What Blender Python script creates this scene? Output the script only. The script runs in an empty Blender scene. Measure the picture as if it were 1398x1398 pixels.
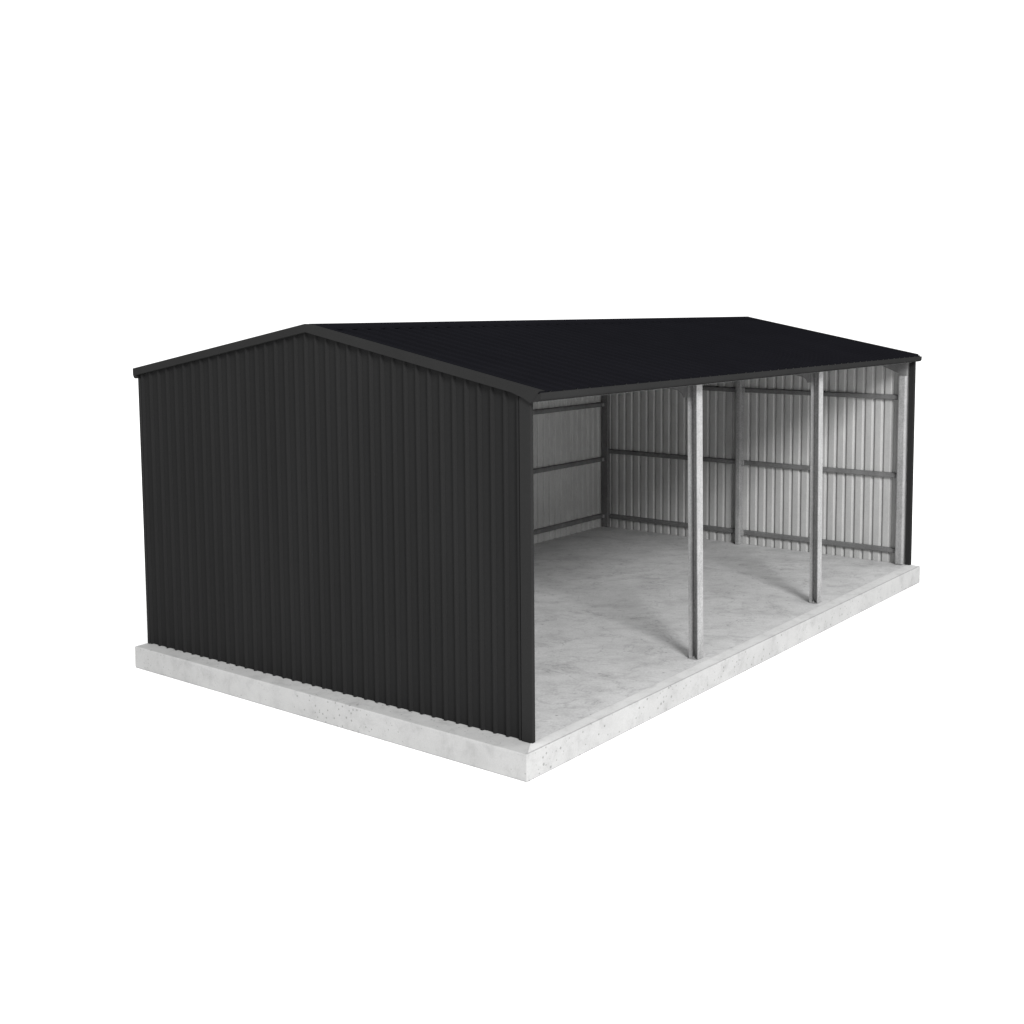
import bpy, math, random
from mathutils import Vector, Matrix, noise
random.seed(4)
scene = bpy.context.scene
COL = scene.collection

# ------------------------------------------------------------------ camera
cam_data = bpy.data.cameras.new("camera")
cam = bpy.data.objects.new("camera", cam_data)
COL.objects.link(cam)
yaw, pitch, roll = 0.59306, -0.09209, 0.00122
fw = Vector((math.cos(yaw) * math.cos(pitch), math.sin(yaw) * math.cos(pitch), math.sin(pitch)))
rt = Vector((math.sin(yaw), -math.cos(yaw), 0))
up = rt.cross(fw)
r2 = math.cos(roll) * rt + math.sin(roll) * up
u2 = -math.sin(roll) * rt + math.cos(roll) * up
m = Matrix((r2, u2, -fw)).transposed().to_4x4()
m.translation = Vector((-7.96429, -6.46774, 3.82853))
cam.matrix_world = m
cam_data.sensor_width = 36
cam_data.lens = 1646.62 / 1398 * 36
cam_data.shift_x = -172.9 / 1398
cam_data.shift_y = -132.25 / 1398
cam_data.clip_start = 0.1
cam_data.clip_end = 3000
scene.camera = cam

# ------------------------------------------------------------------ light: even white surroundings and one soft key lamp
world = bpy.data.worlds.new("World")
scene.world = world
world.use_nodes = True
bg = world.node_tree.nodes["Background"]
bg.inputs[0].default_value = (1, 1, 1, 1)
bg.inputs[1].default_value = 1.0

KEY_AZ = Vector((-0.58, -0.815, 0)).normalized()
KEY_EL = math.radians(30)
key_data = bpy.data.lights.new("key_lamp", 'AREA')
key_data.shape = 'DISK'
key_data.size = 12.0
key_data.energy = 18000
key = bpy.data.objects.new("key_lamp", key_data)
COL.objects.link(key)
key_dir = KEY_AZ * math.cos(KEY_EL) + Vector((0, 0, math.sin(KEY_EL)))
key.location = Vector((4.4, 1.5, 1.0)) + key_dir * 42
key.rotation_euler = key_dir.to_track_quat('Z', 'Y').to_euler()

vs = scene.view_settings
vs.view_transform = 'Standard'
vs.look = 'None'
vs.exposure = 0.5
vs.gamma = 1
vs.use_curve_mapping = False
scene.cycles.max_bounces = 8
scene.cycles.diffuse_bounces = 5

# ------------------------------------------------------------------ materials
def new_mat(name):
    mt = bpy.data.materials.new(name)
    mt.use_nodes = True
    nt = mt.node_tree
    return mt, nt, nt.nodes["Principled BSDF"]

def N(nt, kind, **kw):
    n = nt.nodes.new(kind)
    for k, v in kw.items():
        if k.startswith('i_'):
            key_ = k[2:]
            n.inputs[int(key_) if key_.isdigit() else key_.replace('_', ' ')].default_value = v
        else:
            setattr(n, k, v)
    return n

def ramp(nt, src, stops):
    r = nt.nodes.new('ShaderNodeValToRGB')
    els = r.color_ramp.elements
    while len(els) < len(stops):
        els.new(0.5)
    for e, (p, c) in zip(els, stops):
        e.position = p
        e.color = (c[0], c[1], c[2], 1) if isinstance(c, tuple) else (c, c, c, 1)
    nt.links.new(src, r.inputs[0])
    return r.outputs[0]

def mul(nt, a, b, fac=1.0, mode='MULTIPLY'):
    mx = nt.nodes.new('ShaderNodeMix')
    mx.data_type = 'RGBA'
    mx.blend_type = mode
    mx.inputs[0].default_value = fac
    for s, i in ((a, 6), (b, 7)):
        if isinstance(s, tuple):
            mx.inputs[i].default_value = (*s, 1)
        else:
            nt.links.new(s, mx.inputs[i])
    return mx.outputs[2]

def coords(nt, scale=(1, 1, 1), rot=(0, 0, 0)):
    tc = nt.nodes.new('ShaderNodeTexCoord')
    mp = nt.nodes.new('ShaderNodeMapping')
    mp.inputs['Scale'].default_value = scale
    mp.inputs['Rotation'].default_value = rot
    nt.links.new(tc.outputs['Object'], mp.inputs[0])
    return mp.outputs[0]

def noise_tex(nt, vec, scale, detail=4, rough=0.55, dist=0.0):
    n = N(nt, 'ShaderNodeTexNoise')
    n.inputs['Scale'].default_value = scale
    n.inputs['Detail'].default_value = detail
    n.inputs['Roughness'].default_value = rough
    n.inputs['Distortion'].default_value = dist
    nt.links.new(vec, n.inputs['Vector'])
    return n.outputs['Fac']

def paint(name, col, spec=0.04, rough=0.6):
    mt, nt, b = new_mat(name)
    v = coords(nt, (1, 1, 0.25))
    c = mul(nt, col, ramp(nt, noise_tex(nt, v, 1.6, 5), [(0.3, 0.93), (0.7, 1.05)]))
    v2 = coords(nt, (1, 1, 1))
    c = mul(nt, c, ramp(nt, noise_tex(nt, v2, 60, 2), [(0.3, 0.96), (0.7, 1.04)]))
    nt.links.new(c, b.inputs['Base Color'])
    b.inputs['Roughness'].default_value = rough
    b.inputs['Specular IOR Level'].default_value = spec
    return mt

M_WALL = paint('charcoal_wall_paint', (0.0130, 0.0130, 0.0131), 0.0)
M_TRIM = paint('charcoal_trim_paint', (0.0163, 0.0163, 0.0163), 0.0)
M_ROOF = paint('blue_black_roof_paint', (0.0056, 0.0056, 0.0070), 0.0, 0.9)
M_UNDER = paint('grey_backing_coat', (0.10, 0.10, 0.10), 0.1)

def zinc(name, col, metal, rough, spangle=0.10, blotch=0.14):
    mt, nt, b = new_mat(name)
    v = coords(nt)
    vo = N(nt, 'ShaderNodeTexVoronoi')
    vo.inputs['Scale'].default_value = 70
    nt.links.new(v, vo.inputs['Vector'])
    sep = N(nt, 'ShaderNodeSeparateColor')
    nt.links.new(vo.outputs['Color'], sep.inputs[0])
    sp = ramp(nt, sep.outputs[0], [(0, 1 - spangle), (1, 1 + spangle)])
    v2 = coords(nt, (1, 1, 0.35))
    bl = ramp(nt, noise_tex(nt, v2, 5, 6, 0.65), [(0.3, 1 - blotch), (0.7, 1 + blotch)])
    c = mul(nt, mul(nt, col, sp), bl)
    nt.links.new(c, b.inputs['Base Color'])
    b.inputs['Metallic'].default_value = metal
    b.inputs['Roughness'].default_value = rough
    b.inputs['Specular IOR Level'].default_value = 0.25
    return mt

M_GALV = zinc('galvanised_steel', (0.235, 0.235, 0.235), 0.2, 0.5, 0.15, 0.22)
M_DULL = zinc('dull_grey_steel', (0.125, 0.125, 0.125), 0.2, 0.5, 0.12, 0.2)
M_LINING = zinc('unpainted_sheet_steel', (0.34, 0.34, 0.336), 0.2, 0.5, 0.05, 0.08)

def concrete(name, base, pits=True):
    mt, nt, b = new_mat(name)
    v = coords(nt)
    c = mul(nt, base, ramp(nt, noise_tex(nt, v, 1.1, 8, 0.62, 0.4), [(0.3, 0.90), (0.5, 1.0), (0.7, 1.06)]))
    c = mul(nt, c, ramp(nt, noise_tex(nt, v, 5.5, 8, 0.7, 0.3), [(0.32, 0.84), (0.5, 1.0), (0.68, 1.04)]))
    c = mul(nt, c, ramp(nt, noise_tex(nt, v, 90, 3), [(0.3, 0.95), (0.7, 1.04)]))
    if pits:
        vo = N(nt, 'ShaderNodeTexVoronoi')
        vo.inputs['Scale'].default_value = 21
        vo.inputs['Randomness'].default_value = 1
        nt.links.new(v, vo.inputs['Vector'])
        sep = N(nt, 'ShaderNodeSeparateColor')
        nt.links.new(vo.outputs['Color'], sep.inputs[0])
        rad = N(nt, 'ShaderNodeMath', operation='MULTIPLY')
        nt.links.new(sep.outputs[0], rad.inputs[0])
        nt.links.new(noise_tex(nt, v, 0.9, 2), rad.inputs[1])
        sub = N(nt, 'ShaderNodeMath', operation='SUBTRACT')
        nt.links.new(rad.outputs[0], sub.inputs[0])
        sub.inputs[1].default_value = 0.14
        sc_ = N(nt, 'ShaderNodeMath', operation='MULTIPLY')
        nt.links.new(sub.outputs[0], sc_.inputs[0])
        sc_.inputs[1].default_value = 0.55
        d = N(nt, 'ShaderNodeMath', operation='SUBTRACT')
        nt.links.new(vo.outputs['Distance'], d.inputs[0])
        nt.links.new(sc_.outputs[0], d.inputs[1])
        c = mul(nt, c, ramp(nt, d.outputs[0], [(0.0, 0.60), (0.08, 1.0)]))
    nt.links.new(c, b.inputs['Base Color'])
    b.inputs['Roughness'].default_value = 0.85
    b.inputs['Specular IOR Level'].default_value = 0.2
    bp = N(nt, 'ShaderNodeBump')
    bp.inputs['Strength'].default_value = 0.12
    bp.inputs['Distance'].default_value = 0.01
    nt.links.new(noise_tex(nt, v, 40, 5), bp.inputs['Height'])
    nt.links.new(bp.outputs[0], b.inputs['Normal'])
    return mt

M_SLAB = concrete('pale_concrete', (0.284, 0.284, 0.282))
M_EDGE = concrete('paler_edge_concrete', (0.42, 0.42, 0.418), pits=False)  # slab concrete in a paler tone, for the top along the open side

def floor_material():
    mt, nt, b = new_mat('trowelled_grey_concrete')
    ang = math.radians(58)
    # trowel marks run across the floor: stretched noise
    v = coords(nt, (1, 1, 1), (0, 0, ang))
    st = N(nt, 'ShaderNodeMapping')
    st.inputs['Scale'].default_value = (0.85, 1.15, 1)
    nt.links.new(v, st.inputs[0])
    s = st.outputs[0]
    c = mul(nt, (0.385, 0.385, 0.385), ramp(nt, noise_tex(nt, s, 2.2, 6, 0.62, 0.2), [(0.3, 0.82), (0.52, 1.0), (0.72, 1.08)]))
    c = mul(nt, c, ramp(nt, noise_tex(nt, s, 3.4, 9, 0.72, 1.6), [(0.28, 0.76), (0.42, 0.94), (0.56, 1.0), (0.72, 1.07)]))
    # thin wandering dark lines where a noise field crosses one half
    for sc_, lo, off in ((1.3, 0.78, 0.50), (2.6, 0.84, 0.46)):
        f = noise_tex(nt, s, sc_, 7, 0.62, 0.8)
        a = N(nt, 'ShaderNodeMath', operation='SUBTRACT')
        nt.links.new(f, a.inputs[0]); a.inputs[1].default_value = off
        ab = N(nt, 'ShaderNodeMath', operation='ABSOLUTE')
        nt.links.new(a.outputs[0], ab.inputs[0])
        line = ramp(nt, ab.outputs[0], [(0.0, lo), (0.016, 1.0)])
        mask = ramp(nt, noise_tex(nt, s, 1.3 + sc_, 3), [(0.46, 1.0), (0.60, 0.0)])
        mx = mul(nt, line, mask, 1.0, 'LIGHTEN')
        c = mul(nt, c, mx)
    # small dark pits
    vo = N(nt, 'ShaderNodeTexVoronoi'); vo.inputs['Scale'].default_value = 7
    nt.links.new(s, vo.inputs['Vector'])
    sep = N(nt, 'ShaderNodeSeparateColor'); nt.links.new(vo.outputs['Color'], sep.inputs[0])
    g = N(nt, 'ShaderNodeMath', operation='GREATER_THAN'); nt.links.new(sep.outputs[0], g.inputs[0]); g.inputs[1].default_value = 0.55
    pit = ramp(nt, vo.outputs['Distance'], [(0.04, 0.50), (0.13, 1.0)])
    inv = N(nt, 'ShaderNodeMath', operation='SUBTRACT'); inv.inputs[0].default_value = 1; nt.links.new(g.outputs[0], inv.inputs[1])
    c = mul(nt, c, mul(nt, pit, inv.outputs[0], 1.0, 'LIGHTEN'))
    c = mul(nt, c, ramp(nt, noise_tex(nt, v, 45, 4), [(0.3, 0.90), (0.7, 1.09)]))
    nt.links.new(c, b.inputs['Base Color'])
    b.inputs['Roughness'].default_value = 0.7
    b.inputs['Specular IOR Level'].default_value = 0.3
    bp = N(nt, 'ShaderNodeBump'); bp.inputs['Strength'].default_value = 0.1; bp.inputs['Distance'].default_value = 0.01
    nt.links.new(noise_tex(nt, s, 12, 6), bp.inputs['Height']); nt.links.new(bp.outputs[0], b.inputs['Normal'])
    return mt
M_FLOOR = floor_material()

M_GROUND, nt, b = new_mat('white_ground')
b.inputs['Base Color'].default_value = (0.92, 0.92, 0.92, 1)
b.inputs['Roughness'].default_value = 1
b.inputs['Specular IOR Level'].default_value = 0

# ------------------------------------------------------------------ mesh helpers
class MB:
    def __init__(self):
        self.v, self.f, self.mi = [], [], []
    def add(self, verts, faces, mi=0):
        o = len(self.v)
        self.v += [tuple(p) for p in verts]
        for f in faces:
            self.f.append(tuple(o + i for i in f)); self.mi.append(mi)
        return self
    def box(self, x0, x1, y0, y1, z0, z1, mi=0):
        P = [(x, y, z) for z in (z0, z1) for y in (y0, y1) for x in (x0, x1)]
        return self.add(P, [(0, 2, 3, 1), (4, 5, 7, 6), (0, 1, 5, 4), (1, 3, 7, 5), (3, 2, 6, 7), (2, 0, 4, 6)], mi)
    def sweep(self, sections, mi=0, closed=True, caps=True):
        """sections: list of equal-length point rings"""
        n = len(sections[0]); V = [p for s in sections for p in s]; F = []
        for k in range(len(sections) - 1):
            for i in range(n if closed else n - 1):
                j = (i + 1) % n
                F.append((k * n + i, k * n + j, (k + 1) * n + j, (k + 1) * n + i))
        if caps and closed:
            F.append(tuple(range(n - 1, -1, -1)))
            F.append(tuple((len(sections) - 1) * n + i for i in range(n)))
        return self.add(V, F, mi)
    def build(self, name, mats, parent=None, bevel=0, smooth=False):
        me = bpy.data.meshes.new(name)
        me.from_pydata(self.v, [], self.f)
        mats = mats if isinstance(mats, (list, tuple)) else [mats]
        for mt in mats:
            me.materials.append(mt)
        for p, i in zip(me.polygons, self.mi):
            p.material_index = i
            p.use_smooth = smooth
        me.validate(); me.update()
        import bmesh
        bm = bmesh.new(); bm.from_mesh(me)
        bmesh.ops.recalc_face_normals(bm, faces=bm.faces)
        bm.to_mesh(me); bm.free()
        o = bpy.data.objects.new(name, me)
        COL.objects.link(o)
        if parent:
            o.parent = parent
        if bevel:
            md = o.modifiers.new('edge', 'BEVEL'); md.width = bevel; md.segments = 2; md.limit_method = 'ANGLE'
        return o

def tag(o, label=None, cat=None, group=None, kind=None):
    for k, v in (('label', label), ('category', cat), ('group', group), ('kind', kind)):
        if v:
            o[k] = v
    return o

def offset_ring(pts, t):
    """thin open polyline (2D) -> closed ring of constant thickness t to its left"""
    left = []
    for i, p in enumerate(pts):
        p = Vector(p)
        a = Vector(pts[i - 1]) if i else None
        c = Vector(pts[i + 1]) if i < len(pts) - 1 else None
        d1 = (p - a).normalized() if a is not None else None
        d2 = (c - p).normalized() if c is not None else None
        n1 = Vector((-d1.y, d1.x)) if d1 is not None else Vector((-d2.y, d2.x))
        n2 = Vector((-d2.y, d2.x)) if d2 is not None else n1
        nn = (n1 + n2); nn = nn / max(0.3, nn.length_squared / 2) if nn.length > 1e-6 else n1
        left.append(tuple(p + nn * t))
    return list(pts) + left[::-1]

# ------------------------------------------------------------------ dimensions (metres)
L, W, H = 8.80, 5.575, 3.0            # along the open side, depth, eave height
YR = 2.80                             # ridge
SLOPE = 0.1837
def pan_z(y):                         # roof pan height
    return 3.594 - SLOPE * abs(y - YR)
PITCH_W, PITCH_R = 0.1493, 0.1915

HALF_CRISP = ((0.060, 0.0), (0.078, 0.08), (0.135, 0.92), (0.155, 0.99), (0.30, 1.0), (0.45, 1.0))
HALF_WIDE = ((0.050, 0.0), (0.075, 0.10), (0.165, 0.88), (0.20, 0.975), (0.30, 1.0), (0.45, 1.0))
def wall_profile(u0, u1, phase, pitch, depth, half=HALF_CRISP):
    """rib tops at depth 0, pans pushed in by depth: list of (u, d)"""
    pts = []
    shape = [(-a, c) for a, c in half[::-1]] + list(half)
    k = math.floor((u0 - phase) / pitch) - 1
    while phase + (k - 1) * pitch < u1:
        for s, dd in shape:
            pts.append((phase + (k + s) * pitch, dd * depth))
        k += 1
    pts.sort()
    def at(u):
        for (a, da), (c, dc) in zip(pts, pts[1:]):
            if a <= u <= c:
                return da + (dc - da) * (u - a) / max(c - a, 1e-9)
        return depth
    out = [(u0, at(u0))] + [p for p in pts if u0 + 1e-4 < p[0] < u1 - 1e-4] + [(u1, at(u1))]
    return out, at

def sheet(prof, place, lo, hi, t=0.003):
    """prof (u,d); place(u, s, d) -> xyz; lo(u)/hi(u) the run's ends. Outer face slot 0, inner slot 1."""
    mb = MB(); n = len(prof)
    V = []
    for dt in (0, t):
        for u, d in prof: V.append(place(u, lo(u), d + dt))
        for u, d in prof: V.append(place(u, hi(u), d + dt))
    fo = [(i, i + 1, n + i + 1, n + i) for i in range(n - 1)]
    fi = [(2 * n + i, 3 * n + i, 3 * n + i + 1, 2 * n + i + 1) for i in range(n - 1)]
    ed = [(i, 2 * n + i, 2 * n + i + 1, i + 1) for i in range(n - 1)] + [(n + i, n + i + 1, 3 * n + i + 1, 3 * n + i) for i in range(n - 1)]
    ed += [(0, n, 3 * n, 2 * n), (n - 1, 3 * n - 1, 4 * n - 1, 2 * n - 1)]
    mb.add(V, fo, 0)
    o = len(mb.v) - 4 * n
    for f in fi: mb.f.append(tuple(o + i for i in f)); mb.mi.append(1)
    for f in ed: mb.f.append(tuple(o + i for i in f)); mb.mi.append(0)
    return mb

# ------------------------------------------------------------------ ground and slab
mb = MB()
seg = 96; R = 900
ring = [(R * math.cos(2 * math.pi * i / seg), R * math.sin(2 * math.pi * i / seg), -0.2475) for i in range(seg)]
mb.add(ring, [tuple(range(seg))])
tag(mb.build('ground', M_GROUND), kind='structure')

T = 0.2474
corners = [(-0.230, -0.1105), (8.80, -0.160), (8.93, 5.66), (-0.157, 5.605)]
mb = MB()
mb.sweep([[(x, y, -T + 0.0008) for x, y in corners], [(x, y, 0.0) for x, y in corners]])
slab = tag(mb.build('concrete_slab', M_SLAB, bevel=0.010),
           'thick pale concrete slab with pitted edges under the dark metal shed', 'slab', kind='thing')
mb = MB()
mb.add([(0.05, 0.030, 0.004), (L - 0.045, 0.030, 0.004), (L - 0.045, W - 0.04, 0.004), (0.05, W - 0.04, 0.004)], [(0, 1, 2, 3)])
mb.build('floor_finish', M_FLOOR, slab)['label'] = 'grey trowelled floor finish'

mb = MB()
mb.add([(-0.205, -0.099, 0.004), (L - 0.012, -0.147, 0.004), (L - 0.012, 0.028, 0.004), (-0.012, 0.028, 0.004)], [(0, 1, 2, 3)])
mb.build('edge_strip', M_EDGE, slab)['label'] = 'paler concrete strip along the open edge'

# ------------------------------------------------------------------ the shed
shed = bpy.data.objects.new('open_bay_shed', None)
shed.empty_display_size = 0.5
COL.objects.link(shed)
tag(shed, 'charcoal ribbed metal shed with gable roof, open along its long front', 'shed')

# walls
DW = 0.025
prof, at = wall_profile(0.035, W - 0.01, 2.845, PITCH_W, DW)
prof = sorted(prof + [(YR, at(YR))])
top = lambda y: pan_z(y) - 0.012
gable = sheet(prof, lambda u, s, d: (d, u, s), lambda u: 0.001, top).build('gable_wall', [M_WALL, M_LINING], shed)
prof_f, at_f = wall_profile(0.02, W - 0.01, 2.845, PITCH_W, 0.030, HALF_WIDE)
prof_f = sorted(prof_f + [(YR, at_f(YR))])
far = sheet(prof_f, lambda u, s, d: (L - d, u, s), lambda u: 0.001, top).build('gable_wall', [M_WALL, M_LINING], shed)
prof_b, _ = wall_profile(0.02, L - 0.02, 0.10, PITCH_W, 0.030, HALF_WIDE)
sheet(prof_b, lambda u, s, d: (u, W - d, s), lambda u: 0.001, lambda u: 3.03).build('rear_wall', [M_WALL, M_LINING], shed)

# corner flashings: thin folded angles
def folded(name, pts, t, z0, z1, mat, parent):
    ringp = offset_ring(pts, t)
    return MB().sweep([[(x, y, z0) for x, y in ringp], [(x, y, z1) for x, y in ringp]]).build(name, mat, parent)
folded('corner_flashing', [(0.034, 0.040), (0.034, 0.010), (-0.005, 0.010), (-0.005, 0.130), (0.004, 0.135)], -0.002, 0.001, 3.03, M_TRIM, shed)
folded('corner_flashing', [(L - 0.06, 0.055), (L - 0.06, -0.018), (L + 0.008, -0.018), (L + 0.008, 0.12), (L - 0.002, 0.126)], 0.002, 0.001, 3.005, M_TRIM, shed)
folded('corner_flashing', [(-0.001, W - 0.030), (-0.005, W - 0.026), (-0.005, W + 0.008), (0.094, W + 0.008), (0.10, W + 0.002)], -0.002, 0.001, 3.0, M_TRIM, shed)
folded('corner_flashing', [(L + 0.002, W - 0.10), (L + 0.008, W - 0.094), (L + 0.008, W + 0.008), (L - 0.094, W + 0.008), (L - 0.10, W + 0.002)], 0.002, 0.001, 3.0, M_TRIM, shed)

# roof: two ribbed slopes in one sheet-metal roof
DR = 0.028
EAVE_F, EAVE_B = -0.095, W + 0.040
prof_r, _ = wall_profile(0.005, L + 0.02, 0.13, PITCH_R, DR)
roof = MB()
for y_e in (EAVE_F, EAVE_B):
    sgn = 1 if y_e < YR else -1
    s_ = sheet(prof_r, lambda u, s, d: (u + 0.05 * max(0, u / L) * (1 - abs(s - YR) / 2.9), s, pan_z(s) + DR - d), lambda u: y_e, lambda u: YR - sgn * 0.004)
    o = len(roof.v); roof.v += s_.v; roof.f += [tuple(o + i for i in f) for f in s_.f]; roof.mi += s_.mi
roof = roof.build('roof', [M_ROOF, M_UNDER], shed)

# ridge cap
zc = pan_z(YR) + DR + 0.005
hw = 0.17
rc = [(YR - hw, zc - SLOPE * hw - 0.024), (YR - hw, zc - SLOPE * hw), (YR - 0.02, zc - 0.002), (YR, zc + 0.004), (YR + 0.02, zc - 0.002), (YR + hw, zc - SLOPE * hw), (YR + hw, zc - SLOPE * hw - 0.024)]
rr = offset_ring(rc, -0.002)
MB().sweep([[(x, y, z) for y, z in rr] for x in (0.03, L + 0.085)]).build('ridge_cap', M_ROOF, roof)

# barge boards: folded angle along each rake (face, drip fold, top flange)
BT = 0.036                            # barge top above pan
def barge(xf, side, y_end, drop=0.080):
    out = -1 if xf < 1 else 1
    def section(y, cut=0.0, rake=0.0):
        z = pan_z(y) + BT
        x = xf + (0.05 * (1 - abs(y - YR) / 2.9) if out > 0 else 0)
        q = [(x - out * 0.075, z - 0.001), (x, z), (x, z - drop + cut), (x - out * 0.022, z - drop - 0.004 + cut), (x - out * 0.024, z - drop + cut), (x - out * 0.003, z - drop + 0.004 + cut), (x - out * 0.003, z - 0.003), (x - out * 0.075, z - 0.004)]
        return [(a, y + rake * max(0.0, min(1.0, (z - c) / (drop - cut))), c) for a, c in q]
    secs = [(YR + side * 0.0005, 0.0), (y_end, 0.0)]
    if out < 0 and side < 0:            # the rake deepens where it meets the gutter
        secs = [secs[0], (0.20, 0.0), (0.06, -0.022), (y_end, -0.030, 0.095)]
    return MB().sweep([section(*q) for q in secs]).build('barge_board', M_TRIM, roof)
XB = -0.030
barge(XB, -1, -0.112)
barge(XB, 1, W + 0.062)
barge(L + 0.02, -1, -0.05)
barge(L + 0.02, 1, W + 0.062)

# gutters: quad profile, front and rear
gp = [(-0.004, 3.060), (-0.004, 3.004), (-0.030, 2.998), (-0.070, 3.001), (-0.100, 3.008), (-0.113, 3.018), (-0.118, 3.032), (-0.120, 3.073), (-0.112, 3.079), (-0.106, 3.074)]
def gutter(fn, x0, x1):
    r_ = offset_ring(gp, -0.002)
    r_ = [fn(y, z) for y, z in r_]
    g = MB().sweep([[(x, y, z) for y, z in r_] for x in (x0, x1)]).build('gutter', M_TRIM, shed)
    capr = [fn(y, z) for y, z in gp[:8]]
    for a, c in ((x0 - 0.003, x0 + 0.001), (x1 - 0.001, x1 + 0.003)):
        MB().sweep([[(x, y, z) for y, z in capr] for x in (a, c)]).build('end_cap', M_TRIM, g)
    return g
gutter(lambda y, z: (y, z), -0.024, L - 0.03)
gutter(lambda y, z: (W - y * 0.40 + 0.012, z), -0.024, L - 0.03)

# ------------------------------------------------------------------ steel frame
def c_section(w, d, lip, t=0.003):
    """C opening towards -x: web at x=w; flanges at y=0 and y=d; lips turned in"""
    return offset_ring([(0, lip), (0, 0), (w, 0), (w, d), (0, d), (0, d - lip)], t)

def make_post(x, y, z1, w=0.115, d=0.115, lean=0.0, lip=0.010):
    ringp = c_section(w, d, lip)
    o = MB().sweep([[(a, c, 0.008) for a, c in ringp], [(a + lean, c, z1) for a, c in ringp]]).build('post', M_GALV, shed)
    o.location = (x, y, 0)
    MB().box(-0.012, w + 0.012, 0.004, d + 0.012, 0.005, 0.010).build('base_plate', M_GALV, o)
    for (bx, by) in ((w * 0.38, d * 0.35), (w * 0.38, d * 0.68)):
        pts = [(bx + 0.009 * math.cos(k * math.pi / 3), by + 0.009 * math.sin(k * math.pi / 3)) for k in range(6)]
        MB().sweep([[(p, q, 0.0101) for p, q in pts], [(p, q, 0.022) for p, q in pts]]).build('anchor_bolt', M_GALV, o)
    return o

def rafter_of(x, w=0.07):
    for side in (-1, 1):
        y0 = YR + side * 0.01
        y1 = 0.232 if side < 0 else W - 0.08
        ring0 = lambda y: [(x, y, pan_z(y) - 0.10), (x + w, y, pan_z(y) - 0.10), (x + w, y, pan_z(y) - 0.235), (x, y, pan_z(y) - 0.235)]
        MB().sweep([ring0(y0), ring0(y1)]).build('rafter', M_DULL, shed)

def gusset(x, y, s, post, t=0.005, depth=0.30, rise=0.20, z=2.99):
    """plate in the y-z plane joining post and rafter"""
    prof2 = [(y, z), (y + s * depth, z + 0.02), (y + s * depth, z - 0.05), (y + s * depth * 0.45, z - rise * 0.75), (y + s * 0.06, z - rise), (y, z - rise)]
    o = MB().sweep([[(x, a, c) for a, c in prof2], [(x + t, a, c) for a, c in prof2]]).build('gusset_plate', M_DULL, post)
    o.matrix_parent_inverse = Matrix.Translation(-post.location)
    return o

POSTS = ((2.928, -0.055), (5.880, -0.045))
for x, lean in POSTS:
    p = make_post(x, 0.10, 2.985, lean=lean)
    gusset(x + lean - 0.006, 0.205, 1, p, depth=0.17, rise=0.15)
    rafter_of(x + lean + 0.02)
# end columns of the front
p = MB().box(0, 0.085, 0, 0.125, 0.005, 2.80).build('post', M_GALV, shed, bevel=0.022)
p.location = (8.655, 0.065, 0)
gusset(8.66, 0.062, 1, p, depth=0.36, rise=0.17, z=2.97)
p = make_post(0.045, 0.125, 2.97, w=0.085, d=0.115)
rafter_of(0.05); rafter_of(8.674)

# columns along the walls
def column(x0, x1, y0, y1, z1, mat=None):
    o = MB().box(x0, x1, y0, y1, 0.005, z1).build('wall_column', mat or M_DULL, shed, bevel=0.006)
    return o
column(8.640, 8.762, 2.795, 2.868, 3.30, M_GALV)          # middle of the far gable
column(0.034, 0.160, 2.76, 2.835, 3.30)           # middle of the near gable
column(8.690, 8.762, 5.395, 5.520, 2.98)
column(0.034, 0.110, 5.395, 5.520, 2.98)
for x in (2.93, 5.88):
    column(x, x + 0.075, 5.40, 5.520, 2.98)

# girts: top-hat rails on the inside of the sheets
def girt(ax, a0, a1, base, z, s, hh=0.062, dp=0.048):
    """hat section; base = sheet plane, s = direction into the shed"""
    b0 = base; b1 = base + s * dp
    q = [(b0, z - hh * 0.62), (b0 + s * 0.004, z - hh * 0.60), (b1 - s * 0.004, z - hh / 2), (b1, z - hh / 2 + 0.006), (b1, z + hh / 2 - 0.006), (b1 - s * 0.004, z + hh / 2), (b0 + s * 0.004, z + hh * 0.60), (b0, z + hh * 0.62)]
    if ax == 'y':
        secs = [[(b, a, c) for b, c in q] for a in (a0, a1)]
    else:
        secs = [[(a, b, c) for b, c in q] for a in (a0, a1)]
    return MB().sweep(secs).build('girt', M_DULL, shed)
xb = L - 0.0345
for z in (0.195, 1.315, 2.47):
    girt('y', 0.185, 2.794, xb, z, -1)
    girt('y', 2.869, 5.394, xb, z, -1)
    girt('y', 0.245, 2.759, DW + 0.0045, z, 1)
    girt('y', 2.836, 5.394, DW + 0.0045, z, 1)
yb = W - 0.0345
for z in (0.195, 1.175, 2.115):
    for a0, a1 in ((0.111, 2.929), (3.006, 5.879), (5.956, 8.689)):
        girt('x', a0, a1, yb, z, -1, 0.066, 0.055)
# cleats that hold the girts to the far column and the corner column
for z in (0.195, 1.315, 2.47):
    for y in (2.755, 2.870):
        MB().box(8.688, 8.7135, y, y + 0.040, z - 0.045, z + 0.045).build('cleat', M_GALV, shed)
for z in (0.195, 1.175, 2.115):
    MB().box(8.640, 8.6885, 5.462, 5.484, z - 0.025, z + 0.03).build('cleat', M_GALV, shed)

# eave purlins and roof purlins
MB().box(0.05, L - 0.07, 0.012, 0.055, 2.988, 3.045).build('eave_purlin', M_DULL, shed)
MB().box(0.05, L - 0.04, W - 0.095, W - 0.040, 2.985, 3.035).build('eave_purlin', M_DULL, shed)
for side in (-1, 1):
    for dy in (0.25, 1.05, 1.85):
        y = YR + side * dy
        MB().box(0.05, L - 0.04, y - 0.03, y + 0.03, pan_z(y) - 0.085, pan_z(y) - 0.012).build('purlin', M_DULL, shed)
